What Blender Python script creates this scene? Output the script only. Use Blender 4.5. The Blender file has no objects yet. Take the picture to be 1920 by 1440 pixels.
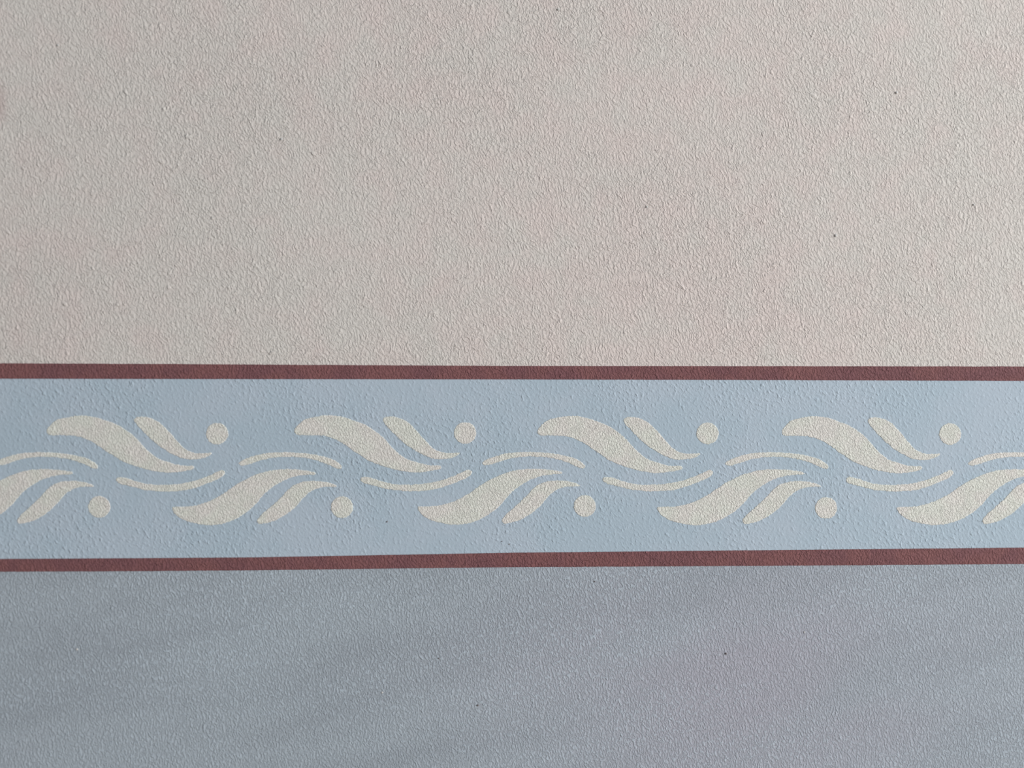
import bpy, math, random
from mathutils import Vector, Matrix, noise

C = bpy.context.scene.collection
SC = bpy.context.scene

# ------------------------------------------------------------------ camera
CAM_H = 1.20                       # lens height above the floor
CAM_D = 0.455                      # lens to wall
YAW = math.radians(1.8)            # the camera is turned a little, so the left of the wall is nearer
LENS, SENSOR = 28.0, 36.0
cam_data = bpy.data.cameras.new('camera')
cam_data.lens = LENS
cam_data.sensor_width = SENSOR
cam_data.clip_start = 0.01
cam = bpy.data.objects.new('camera', cam_data)
C.objects.link(cam)
cam.location = (0, -CAM_D, CAM_H)
cam.rotation_euler = (math.radians(90), 0, -YAW)
SC.camera = cam
cam_data.dof.use_dof = True
cam_data.dof.focus_distance = CAM_D + 0.0035
cam_data.dof.aperture_fstop = 0.85

# ------------------------------------------------------------------ light
world = bpy.data.worlds.new('room_light')
SC.world = world
world.use_nodes = True
bg = world.node_tree.nodes['Background']
bg.inputs[0].default_value = (0.92, 0.955, 1.0, 1)
bg.inputs[1].default_value = 0.305

def area(name, loc, target, sx, sy, power, col):
    l = bpy.data.lights.new(name, 'AREA')
    l.shape = 'RECTANGLE'
    l.size, l.size_y, l.energy, l.color = sx, sy, power, col
    o = bpy.data.objects.new(name, l)
    C.objects.link(o)
    o.location = loc
    o.rotation_euler = (Vector(target) - Vector(loc)).to_track_quat('-Z', 'Y').to_euler()
    return o
area('window_daylight', (3.3, -1.75, 1.75), (0, 0, 1.2), 1.1, 1.3, 172, (0.985, 0.985, 0.975))

vs = SC.view_settings
vs.view_transform = 'Standard'
vs.look = 'None'
vs.gamma = 1.0
vs.use_curve_mapping = False
vs.exposure = 0.05

# ------------------------------------------------------------------ measuring
# a point of the photograph (1920 x 1440) -> where it lies on the wall plane (x, z), in metres
_R = Matrix.Rotation(-YAW, 3, 'Z')
def at(px, py):
    d = _R @ Vector(((px - 960) / 1920 * SENSOR / LENS, 1.0, (720 - py) / 1920 * SENSOR / LENS))
    t = CAM_D / d.y
    return (d.x * t, CAM_H + d.z * t)

# ------------------------------------------------------------------ materials
def srgb(r, g, b):
    f = lambda c: (c / 255 / 12.92) if c / 255 <= 0.04045 else ((c / 255 + 0.055) / 1.055) ** 2.4
    return (f(r), f(g), f(b), 1)

class NT:
    def __init__(s, name):
        s.m = bpy.data.materials.new(name)
        s.m.use_nodes = True
        s.t = s.m.node_tree
        s.n = s.t.nodes
        s.bsdf = s.n['Principled BSDF']
    def link(s, a, b): s.t.links.new(a, b)
    def put(s, inp, v):
        if hasattr(v, 'is_linked') or isinstance(v, bpy.types.NodeSocket): s.link(v, inp)
        else: inp.default_value = v
    def math(s, op, a, b=0.0, c=0.0, clamp=False):
        n = s.n.new('ShaderNodeMath'); n.operation = op; n.use_clamp = clamp
        s.put(n.inputs[0], a); s.put(n.inputs[1], b); s.put(n.inputs[2], c)
        return n.outputs[0]
    def vmath(s, op, a, b):
        n = s.n.new('ShaderNodeVectorMath'); n.operation = op
        s.put(n.inputs[0], a); s.put(n.inputs[1], b)
        return n.outputs[0]
    def noise(s, vec, scale, detail=2.0, rough=0.5, dist=0.0, color=False, dim='3D'):
        n = s.n.new('ShaderNodeTexNoise'); n.noise_dimensions = dim
        s.link(vec, n.inputs['Vector'])
        n.inputs['Scale'].default_value = scale
        n.inputs['Detail'].default_value = detail
        n.inputs['Roughness'].default_value = rough
        n.inputs['Distortion'].default_value = dist
        return n.outputs['Color' if color else 'Fac']
    def ramp(s, v, lo, hi, a=0.0, b=1.0):
        n = s.n.new('ShaderNodeMapRange'); n.interpolation_type = 'SMOOTHSTEP'
        s.put(n.inputs['Value'], v)
        n.inputs['From Min'].default_value = lo; n.inputs['From Max'].default_value = hi
        n.inputs['To Min'].default_value = a; n.inputs['To Max'].default_value = b
        return n.outputs['Result']
    def mix(s, f, a, b):
        n = s.n.new('ShaderNodeMix'); n.data_type = 'RGBA'
        s.put(n.inputs[0], f); s.put(n.inputs[6], a); s.put(n.inputs[7], b)
        return n.outputs[2]
    def wall_xy(s):
        g = s.n.new('ShaderNodeNewGeometry')
        sp = s.n.new('ShaderNodeSeparateXYZ'); s.link(g.outputs['Position'], sp.inputs[0])
        cb = s.n.new('ShaderNodeCombineXYZ')
        s.link(sp.outputs[0], cb.inputs[0]); s.link(sp.outputs[2], cb.inputs[1])
        return cb.outputs[0]
    def turned(s, vec, ang, sx, sy, off=(0, 0, 0)):
        # rotate so that local x runs across the wrinkles and local y along them, then scale
        m = s.n.new('ShaderNodeMapping'); m.vector_type = 'POINT'
        s.link(vec, m.inputs[0]); m.inputs['Rotation'].default_value = (0, 0, ang)
        m2 = s.n.new('ShaderNodeMapping'); m2.vector_type = 'POINT'
        s.link(m.outputs[0], m2.inputs[0]); m2.inputs['Scale'].default_value = (sx, sy, 1)
        m2.inputs['Location'].default_value = off
        return m2.outputs[0]
    def blob(s, vec, c, r, soft=1.0):
        # soft patch of paint round a place on the wall: 1 in the middle, 0 at its rim
        m = s.vmath('SUBTRACT', vec, (c[0], c[1], 0))
        m = s.vmath('MULTIPLY', m, (1 / r[0], 1 / r[1], 0))
        n = s.n.new('ShaderNodeVectorMath'); n.operation = 'LENGTH'; s.link(m, n.inputs[0])
        return s.ramp(n.outputs['Value'], 1.0, 1.0 - soft)
    def wrinkles(s, vec, ang, across, along, crease=0.5, swirl=0.0048, seed=0.0):
        """the relief of rolled plaster paint: short steep wrinkles that wander a little"""
        w = s.vmath('MULTIPLY', s.vmath('SUBTRACT', s.noise(vec, 85, 1, 0.5, color=True), (0.5, 0.5, 0.5)), (swirl, swirl, 0))
        w2 = s.vmath('MULTIPLY', s.vmath('SUBTRACT', s.noise(vec, 260, 1, 0.5, color=True), (0.5, 0.5, 0.5)), (swirl * 0.3, swirl * 0.3, 0))
        v = s.vmath('ADD', s.vmath('ADD', vec, w), w2)
        a = s.noise(s.turned(v, ang, across, along, (seed, 3, 1)), 1.0, 3.0, 0.62)
        step = s.ramp(a, 0.46, 0.58)
        g = s.noise(s.turned(v, ang * 0.5, across * 1.3, along * 1.9, (seed, 6, 2)), 1.0, 1.0, 0.5)
        b = s.noise(s.turned(v, ang + 0.12, across * 0.42, along * 0.6, (seed, 9, 4)), 1.0, 1.0, 0.5)
        ridge = s.math('ABSOLUTE', s.math('MULTIPLY_ADD', b, 2.0, -1.0))
        ridge = s.math('SUBTRACT', 1.0, s.math('MULTIPLY', ridge, 10.0), clamp=True)
        where = s.ramp(s.noise(vec, 170, 1, 0.5), 0.44, 0.60)
        h = s.math('MULTIPLY_ADD', step, 0.22, s.math('MULTIPLY', a, 0.30))
        h = s.math('MULTIPLY_ADD', g, 0.26, h)
        return s.math('MULTIPLY_ADD', s.math('MULTIPLY', ridge, where), crease * 0.42, h)
    def finish(s, col, height, dist, rough=0.85, spec=0.25):
        b = s.n.new('ShaderNodeBump')
        b.inputs['Strength'].default_value = 1.0
        b.inputs['Distance'].default_value = dist
        s.link(height, b.inputs['Height'])
        s.link(b.outputs[0], s.bsdf.inputs['Normal'])
        s.put(s.bsdf.inputs['Base Color'], col)
        s.bsdf.inputs['Roughness'].default_value = rough
        s.bsdf.inputs['Specular IOR Level'].default_value = spec
        return s.m

ANG = math.radians(-19)      # wrinkles lean from upper left to lower right

def upper_material():
    t = NT('pinkish_textured_paint'); v = t.wall_xy()
    h = t.wrinkles(v, ANG, 760, 390, 0.55, 0.0036)
    g = t.noise(v, 210, 1, 0.5)
    h = t.math('ADD', h, t.math('MULTIPLY', t.ramp(g, 0.66, 0.80), 0.35))
    amp = t.ramp(t.noise(v, 9, 2), 0.3, 0.7, 0.8, 1.15)
    h = t.math('MULTIPLY', h, amp)
    pale = srgb(209, 205, 200); pink = srgb(213, 202, 198)
    big = t.noise(v, 2.4, 1, 0.5)
    fine = t.noise(v, 45, 2, 0.6)
    f = t.ramp(t.math('ADD', t.math('MULTIPLY', big, 0.55), t.math('MULTIPLY', fine, 0.45)), 0.36, 0.64)
    # pale and pinkish tones mixed at random by broad and fine noise
    col = t.mix(f, pale, pink)
    x, z = at(0, 195)
    col = t.mix(t.math('MULTIPLY', t.blob(v, (x, z), (0.006, 0.018)), 0.35), col, srgb(178, 150, 150))
    return t.finish(col, h, 0.00082)

def lower_material():
    t = NT('blue_grey_scumbled_paint'); v = t.wall_xy()
    h = t.wrinkles(v, ANG * 0.7, 900, 440, 0.35, 0.0028, 20)
    s1 = t.noise(t.turned(v, math.radians(-14), 5, 24), 1.0, 3, 0.55)
    s2 = t.noise(t.turned(v, math.radians(-24), 5, 15, (7, 2, 0)), 1.0, 2, 0.5)
    fine = h
    blue = srgb(165, 175, 184); deep = srgb(157, 166, 175); lilac = srgb(168, 169, 180)
    col = t.mix(t.ramp(s1, 0.35, 0.62), deep, blue)
    x, z = at(1420, 1290)
    l = t.blob(v, (x, z), (0.26, 0.12))
    l = t.math('MULTIPLY', l, t.ramp(s2, 0.30, 0.62, 0.35, 1.0))
    l = t.math('ADD', l, t.math('MULTIPLY', t.ramp(s2, 0.58, 0.78), 0.2), clamp=True)
    col = t.mix(l, col, lilac)
    # the thin pale glaze catches on the high grains
    swept = t.ramp(t.noise(t.turned(v, math.radians(-12), 6, 26, (3, 8, 0)), 1.0, 3, 0.6), 0.34, 0.68, 0.15, 0.55)
    col = t.mix(t.math('MULTIPLY', t.ramp(fine, 0.34, 0.60), swept), col, srgb(188, 202, 213))
    return t.finish(col, h, 0.00088)

def blue_material():
    t = NT('light_blue_band_paint'); v = t.wall_xy()
    h = t.wrinkles(v, ANG * 1.6, 430, 300, 0.15, 0.004, 40)
    lump = t.noise(t.turned(v, ANG * 1.6, 560, 400, (1, 5, 2)), 1.0, 1, 0.5)
    soft = t.noise(t.turned(v, ANG * 1.4, 700, 560, (4, 1, 2)), 1.0, 1, 0.5)
    h = t.math('MULTIPLY_ADD', h, 0.25, t.math('MULTIPLY', soft, 0.42))
    h = t.math('MULTIPLY_ADD', t.ramp(lump, 0.46, 0.92), 0.55, h)
    # brushed thinner in places, so the plaster shows through more there
    h = t.math('MULTIPLY', h, t.ramp(t.noise(v, 16, 2), 0.32, 0.68, 0.55, 1.25))
    brush = t.noise(t.turned(v, 0.0, 18, 900), 1.0, 2, 0.5)
    h = t.math('MULTIPLY_ADD', brush, 0.10, h)
    col = t.mix(t.ramp(t.noise(v, 22, 3, 0.6), 0.35, 0.65), srgb(169, 186, 199), srgb(175, 189, 202))
    return t.finish(col, h, 0.00046, 0.8)

def cream_material():
    t = NT('cream_stencil_paint'); v = t.wall_xy()
    h = t.wrinkles(v, ANG, 1050, 620, 0.4, 0.0024, 60)
    col = t.mix(t.ramp(t.noise(v, 60, 2, 0.6), 0.35, 0.65), srgb(219, 221, 213), srgb(222, 219, 214))
    return t.finish(col, h, 0.00084)

def maroon_material():
    t = NT('maroon_stripe_paint'); v = t.wall_xy()
    h = t.wrinkles(v, ANG, 820, 470, 0.6, 0.003, 0)
    col = t.mix(t.ramp(t.noise(v, 55, 2, 0.6), 0.35, 0.65), srgb(122, 84, 88), srgb(130, 89, 90))
    return t.finish(col, h, 0.00095, 0.8, 0.2)

def plain(name, c1, c2, scale, rough):
    t = NT(name); v = t.wall_xy()
    n = t.n.new('ShaderNodeTexCoord')
    f = t.noise(n.outputs['Object'], scale, 3, 0.5)
    t.put(t.bsdf.inputs['Base Color'], t.mix(f, c1, c2))
    t.bsdf.inputs['Roughness'].default_value = rough
    return t.m

M_UP, M_LOW, M_BLUE, M_CREAM, M_RED = upper_material(), lower_material(), blue_material(), cream_material(), maroon_material()
M_FLOOR = plain('worn_wood_floor', srgb(150, 128, 104), srgb(128, 106, 84), 6, 0.6)
M_GRAIN = plain('pale_plaster_grain', srgb(205, 205, 202), srgb(190, 190, 190), 400, 0.8)
M_GRIT = plain('dark_grit', srgb(128, 122, 122), srgb(108, 102, 104), 400, 0.8)

# ------------------------------------------------------------------ mesh helpers
def obj(name, verts, faces, mat, parent=None, smooth=False):
    me = bpy.data.meshes.new(name)
    me.from_pydata(verts, [], faces)
    me.update()
    me.materials.append(mat)
    if smooth:
        for p in me.polygons: p.use_smooth = True
    o = bpy.data.objects.new(name, me)
    C.objects.link(o)
    if parent: o.parent = parent
    return o

def box(name, x0, x1, y0, y1, z0, z1, mat, parent=None):
    v = [(x, y, z) for x in (x0, x1) for y in (y0, y1) for z in (z0, z1)]
    f = [(0, 1, 3, 2), (4, 6, 7, 5), (0, 4, 5, 1), (2, 3, 7, 6), (0, 2, 6, 4), (1, 5, 7, 3)]
    return obj(name, v, f, mat, parent)

def coat(name, pts, y0, y1, mat, parent=None, lip=0.00018):
    """a coat of paint with its own thickness: outline pts (x, z) on the wall, from depth y0 out to y1, edge rounded by lip"""
    n = len(pts)
    area2 = sum(pts[i][0] * pts[(i + 1) % n][1] - pts[(i + 1) % n][0] * pts[i][1] for i in range(n))
    if area2 < 0: pts = pts[::-1]
    inner = []
    for i in range(n):
        a, b = pts[i - 2], pts[(i + 2) % n]
        tx, tz = b[0] - a[0], b[1] - a[1]
        L = math.hypot(tx, tz) or 1
        inner.append((pts[i][0] - tz / L * lip, pts[i][1] + tx / L * lip))
    v = [(x, y0, z) for x, z in pts] + [(x, y1 + (y0 - y1) * 0.35, z) for x, z in pts] + [(x, y1, z) for x, z in inner]
    f = []
    for k in (0, 1):
        for i in range(n):
            j = (i + 1) % n
            f.append((k * n + i, k * n + j, (k + 1) * n + j, (k + 1) * n + i))
    f.append(tuple(range(2 * n, 3 * n)))
    f.append(tuple(range(n - 1, -1, -1)))
    return obj(name, v, f, mat, parent)

def spline(ctrl, step=1.1):
    """closed Catmull-Rom curve through the control points, sampled about every step"""
    out, n = [], len(ctrl)
    for i in range(n):
        p0, p1, p2, p3 = ctrl[i - 1], ctrl[i], ctrl[(i + 1) % n], ctrl[(i + 2) % n]
        k = max(1, int(math.hypot(p2[0] - p1[0], p2[1] - p1[1]) / step))
        for j in range(k):
            t = j / k
            out.append(tuple(0.5 * ((2 * p1[c]) + (-p0[c] + p2[c]) * t + (2 * p0[c] - 5 * p1[c] + 4 * p2[c] - p3[c]) * t * t
                       + (-p0[c] + 3 * p1[c] - 3 * p2[c] + p3[c]) * t ** 3) for c in (0, 1)))
    return out

def ragged(pts, amp, seed):
    """paint creeping along the wrinkles: small uneven steps of the edge"""
    o = []
    for x, y in pts:
        q = Vector((x * 0.42, y * 0.42, seed))
        q2 = Vector((x * 0.09, y * 0.09, seed + 5))
        o.append((x + amp * (noise.noise(q) + 0.6 * noise.noise(q2)), y + amp * (noise.noise(q + Vector((9, 9, 9))) + 0.6 * noise.noise(q2 + Vector((7, 3, 1))))))
    return o

# ------------------------------------------------------------------ the setting
WX0, WX1, WZ = -2.1, 2.1, 2.6
wall = box('wall_back', WX0, WX1, 0.0, 0.12, 0.0, WZ, M_UP)
wall['kind'] = 'structure'
wall['label'] = 'pinkish beige rough plaster wall above the painted border'
floor = box('floor', WX0, WX1, -2.6, 0.12, -0.05, 0.0, M_FLOOR)
floor['kind'] = 'structure'

# edges of the band and the stripes, measured across the photograph (left to right)
TOP_A = [(0, 681.0), (300, 682.4), (480, 683.6), (960, 686.1), (1440, 686.7), (1920, 687.2)]
TOP_B = [(0, 710.2), (480, 710.9), (960, 711.5), (1440, 712.7), (1920, 714.2)]
LOW_A = [(0, 1047.9), (240, 1046.6), (480, 1044.8), (740, 1040.2), (960, 1036.2), (1200, 1033.8), (1440, 1031.4), (1920, 1026.6)]
LOW_B = [(0, 1072.0), (240, 1070.9), (480, 1069.2), (740, 1065.8), (960, 1063.3), (1200, 1062.0), (1440, 1060.8), (1920, 1057.4)]

def edge(line, seed, amp=0.45):
    """one painted edge along the wall: (x, z) from the left end of the wall to its right end"""
    out = []
    def val(px):
        for (a, ya), (b, yb) in zip(line, line[1:]):
            if px <= b or b == line[-1][0]:
                return ya + (yb - ya) * (px - a) / (b - a)
    # beyond the measured stretch the edges run on level
    for px in range(-720, 2641, 2):
        p = min(max(px, 0), 1920)
        y = val(p)
        q = Vector((px * 0.16, seed, 0))
        y += amp * (noise.noise(q) + 0.8 * noise.noise(Vector((px * 0.02, seed, 3))))
        out.append(at(px, y))
    out.insert(0, (WX0, out[0][1])); out.append((WX1, out[-1][1]))
    return out

eA, eB, eC, eD = edge(TOP_A, 1), edge(TOP_B, 11, 0.3), edge(LOW_A, 21, 0.25), edge(LOW_B, 31)

low = coat('lower_paint', [(WX0, 0.0), (WX1, 0.0)] + eD[::-1], -0.00002, -0.0002, M_LOW, wall)
low['label'] = 'blue grey and lilac scumbled lower wall below the border'

grains = [(145, 1217, 2.2, 1), (896, 1322, 2.6, 0), (823, 1234, 2.0, 0), (1115, 1090, 2.0, 0), (1361, 1225, 2.8, 0), (726, 978, 2.2, 0),
          (941, 1015, 1.6, 0), (955, 1020, 1.6, 0), (1681, 174, 2.4, 1), (1567, 442, 2.6, 1), (1213, 388, 2.2, 1), (1047, 18, 2.4, 1),
          (109, 85, 2.2, 1), (528, 261, 2.4, 1), (1508, 1185, 1.8, 1), (717, 1298, 2.0, 1), (1826, 384, 2.0, 1)]
def grain_mesh():
    import bmesh
    bm = bmesh.new(); bmesh.ops.create_icosphere(bm, subdivisions=2, radius=1.0)
    rnd = random.Random(4)
    for v in bm.verts: v.co *= rnd.uniform(0.85, 1.15)
    me = bpy.data.meshes.new('plaster_grain'); bm.to_mesh(me); bm.free()
    for p in me.polygons: p.use_smooth = True
    return me
gm = {1: grain_mesh(), 0: grain_mesh()}
gm[1].materials.append(M_GRAIN); gm[0].materials.append(M_GRIT)
for i, (px, py, r, k) in enumerate(grains):
    o = bpy.data.objects.new('plaster_grain' if k else 'grit_speck', gm[k]); C.objects.link(o)
    x, z = at(px, py); s = r * 0.0003 * (0.85 if k else 0.6)
    o.location = (x, -0.0003 - s * (0.1 if k else 0.35), z); o.scale = (s, s * (0.4 if k else 0.6), s * 1.2); o.rotation_euler = (0, i * 0.7, 0)
    o.parent = wall

# ------------------------------------------------------------------ the border
border = bpy.data.objects.new('painted_border', None); C.objects.link(border)
border.location = (0, 0, 0)
border['label'] = 'light blue stencilled border with cream leaves between two maroon stripes'
border['category'] = 'wall border'
band = coat('blue_band', eC + eB[::-1], -0.00002, -0.00030, M_BLUE, border)
band['label'] = 'smooth light blue painted band'
s1 = coat('stripe', eB + eA[::-1], -0.00002, -0.00036, M_RED, border); s1['label'] = 'maroon stripe along the top of the border'
s2 = coat('stripe', eD + eC[::-1], -0.00002, -0.00036, M_RED, border); s2['label'] = 'maroon stripe along the bottom of the border'

# the stencil's five shapes, traced
BIG_UP = [(552.3, 805), (560, 796), (567.5, 789), (576, 785), (587, 782.5), (598, 780.5), (611, 778.8), (624, 778.8), (638, 780.8), (651, 784),
  (665, 788.8), (677.5, 793.3), (689, 798.5), (701.5, 806.7), (713.3, 815.2), (724, 826), (736.7, 840), (750.8, 852.6), (763.3, 860.4), (780, 866),
  (796.7, 870.6), (813, 872.5), (824, 872.2), (827.8, 875.8), (824, 879.6), (813, 882), (797, 884.4), (780, 885.6), (767.5, 884.8), (751, 882.2),
  (734, 878.5), (720, 874.2), (704, 868.5), (688, 861.5), (677, 854), (665, 846.7), (655.5, 839.8), (645, 832.8), (635.5, 827), (625, 822.5),
  (614, 818.8), (602.5, 816.4), (590, 815.6), (573, 815.4), (560, 815.4), (553.5, 812.5)]
SMALL_UP = [(718, 785.5), (723, 781.8), (734, 780.6), (745, 782.4), (756, 786.6), (766, 792.4), (775.8, 801.6), (784, 810), (792.3, 819.8), (800.8, 829),
  (809, 837.6), (818, 843.8), (832, 848.6), (847.5, 849.2), (860, 848.2), (862.3, 849.8), (857, 854), (847.5, 858.2), (834, 860.4), (821, 860.8),
  (808, 858.6), (796.5, 854), (785, 848.6), (776, 843), (767, 838), (759, 831.5), (751.5, 825.5), (744.5, 818.2), (736, 811), (729.5, 803),
  (722.5, 796.2), (719, 790.5)]
ARCH = [(904.3, 867.5), (912.5, 861.5), (928, 855.6), (943.8, 851), (960, 848.6), (978, 847.3), (993.8, 847.2), (1009, 847.7), (1030, 849.3), (1045.8, 851.4),
  (1059, 854.2), (1075, 858.8), (1087.5, 864.8), (1095.6, 871.6), (1096.5, 877), (1091.7, 878.4), (1082, 874.8), (1071, 869.8), (1056, 864.4), (1040.6, 860.2),
  (1025, 857.4), (1004, 856), (988.5, 856), (973, 857), (960, 859), (943.8, 863.2), (928, 868.4), (915.6, 872), (907, 871.6)]
SMILE = [(676, 898.5), (679, 894.8), (686, 893.8), (698.7, 896.4), (715.5, 902), (734.7, 906.6), (753.9, 908.3), (777.8, 908), (795.8, 906.6), (813.7, 903.6),
  (831.7, 899.2), (844.5, 894.6), (857, 889.8), (869, 884.3), (877, 880.8), (883, 882), (884.8, 886), (881.5, 891), (873.6, 896.3), (861.7, 901.4),
  (849.7, 906.2), (835.3, 911.6), (813.7, 917.6), (789.8, 920.2), (765.8, 920.7), (747.9, 919.4), (729.9, 917.4), (715.5, 914.2), (698.7, 909.8), (684.4, 906.2), (678, 902.6)]
BIG_LOW = [(783.6, 951.5), (786.5, 949.6), (796, 949.2), (815, 948.6), (832.5, 945.4), (848, 940.8), (862, 934.6), (871, 929.8), (880, 924.8), (888, 919),
  (897, 912.5), (907.5, 905.6), (917, 900.4), (927, 895.2), (938, 890.2), (950, 886), (963, 882.2), (979, 879.8), (995.8, 878.8), (1010, 879), (1025, 880),
  (1041, 882), (1052.5, 885), (1053.9, 887.4), (1050, 888.8), (1040, 889.2), (1025, 890.6), (1012.5, 893), (1004, 895.8), (995, 899.2), (985.6, 904.2), (975, 910.6), (966.5, 917),
  (958, 924.4), (950, 933.4), (941.6, 943.6), (933, 951.8), (925, 958.4), (915, 965), (904.5, 971.2), (894, 975.8), (880, 980.4), (863, 983), (849, 983.4),
  (836.5, 981.8), (824, 979.4), (813, 976.6), (805, 973.6), (797.5, 969.4), (791.2, 964.4), (785.6, 957.6)]
SMALL_LOW = [(940.5, 974.5), (946, 967), (952, 960.8), (961, 953), (970.8, 944.4), (980, 935.8), (988, 927.6), (994, 921), (1002.5, 913), (1011, 907.4),
  (1023, 903), (1035, 901.2), (1047, 900.8), (1059, 901.6), (1072, 903.6), (1082, 907), (1087.6, 910.4), (1085, 912), (1076, 911.6), (1066, 912), (1056, 913.6), (1047, 916.8),
  (1037, 922.4), (1027, 931.6), (1017, 943.4), (1007.5, 953), (997, 961.4), (985, 968.8), (974, 974.8), (962, 978.6), (952, 980.8), (944, 981)]
DOT = [(20.6 * math.cos(a), 20.3 * math.sin(a)) for a in [i * math.tau / 20 for i in range(20)]]

LEAF_Y = -0.00046
_seed = [100]
def stencil(name, shape, x0, x1, dy, parent, sy=1.0):
    """the shape stretched so that its left and right ends fall at x0 and x1 of the photograph"""
    a, b = min(p[0] for p in shape), max(p[0] for p in shape)
    c = sum(p[1] for p in shape) / len(shape)
    pts = spline([(x0 + (p[0] - a) * (x1 - x0) / (b - a), c + (p[1] - c) * sy + dy) for p in shape])
    _seed[0] += 13
    return coat(name, [at(*p) for p in ragged(pts, 1.2, _seed[0])], -0.0001, LEAF_Y, M_CREAM, parent, 0.0002)
def dot(cx, cy, parent):
    _seed[0] += 13
    pts = spline([(cx + p[0], cy + p[1]) for p in DOT])
    return coat('dot', [at(*p) for p in ragged(pts, 1.2, _seed[0])], -0.0001, LEAF_Y, M_CREAM, parent, 0.0002)

def sprig(label, anchor):
    e = bpy.data.objects.new('leaf_sprig', None); C.objects.link(e); e.parent = border
    e['label'] = label
    return e

# hanging sprigs: big leaf ends, small leaf ends, dot centre, shift
up = [((88.4, 364.5), (252.3, 397.2), (407.4, 813.1), 0.4), ((552.3, 827.8), (718, 862.2), (872.0, 811.8), 0.0),
      ((1008.0, 1279.3), (1169.4, 1312.3), (1326.3, 812.6), 1.0), ((1465.7, 1728.7), (1626.6, 1762.2), (1780.8, 813.6), 1.6)]
# outside the photograph the stencil simply goes on
up.append(((1921, 2187), (2082, 2219), (2237, 813.6), 1.6)); up.append(((-374, -99), (-211, -66), (-56, 813), 0.4))
for L, S, D, dy in up:
    e = sprig('cream sprig of two leaves and a dot, hanging down to the right', None)
    stencil('large_leaf', BIG_UP, L[0], L[1], dy, e)
    stencil('small_leaf', SMALL_UP, S[0], S[1], dy, e)
    dot(D[0], D[1], e)
# rising sprigs
dn = [((-132.5, 137.0), (32.7, 176.4), (186.6, 950.2), 0.6), ((323.1, 592.3), (482.3, 631.7), (641.3, 950.6), 0.8),
      ((783.5, 1053.9), (941.0, 1087.4), (1096.3, 948.6), 0.0), ((1232.1, 1507.7), (1391.6, 1539.2), (1548.6, 952.2), 0.8),
      ((1680.6, 1957), (1841.0, 1988), (2002, 951.5), 0.8)]
for L, S, D, dy in dn:
    e = sprig('cream sprig of two leaves and a dot, rising to the right', None)
    stencil('large_leaf', BIG_LOW, L[0], L[1], dy, e)
    stencil('small_leaf', SMALL_LOW, S[0], S[1], dy, e)
    dot(D[0], D[1], e)
for x0, x1, dy in ((-8.5, 184.3, 0.6), (447.6, 640.4, 0.6), (904.3, 1096.5, 0), (1359.5, 1552.3, 0.6), (1814.8, 2007, 0.6), (-465, -272, 0.6)):
    stencil('curved_stroke', ARCH, x0, x1, dy, border)
for x0, x1, dy in ((218.1, 422.3, 0.6), (676.0, 884.8, 0), (1129.1, 1336.8, 0.2), (1585.8, 1787.0, 0.6), (2042, 2246, 0.6), (-240, -37, 0.6)):
    stencil('curved_stroke', SMILE, x0, x1, dy, border)
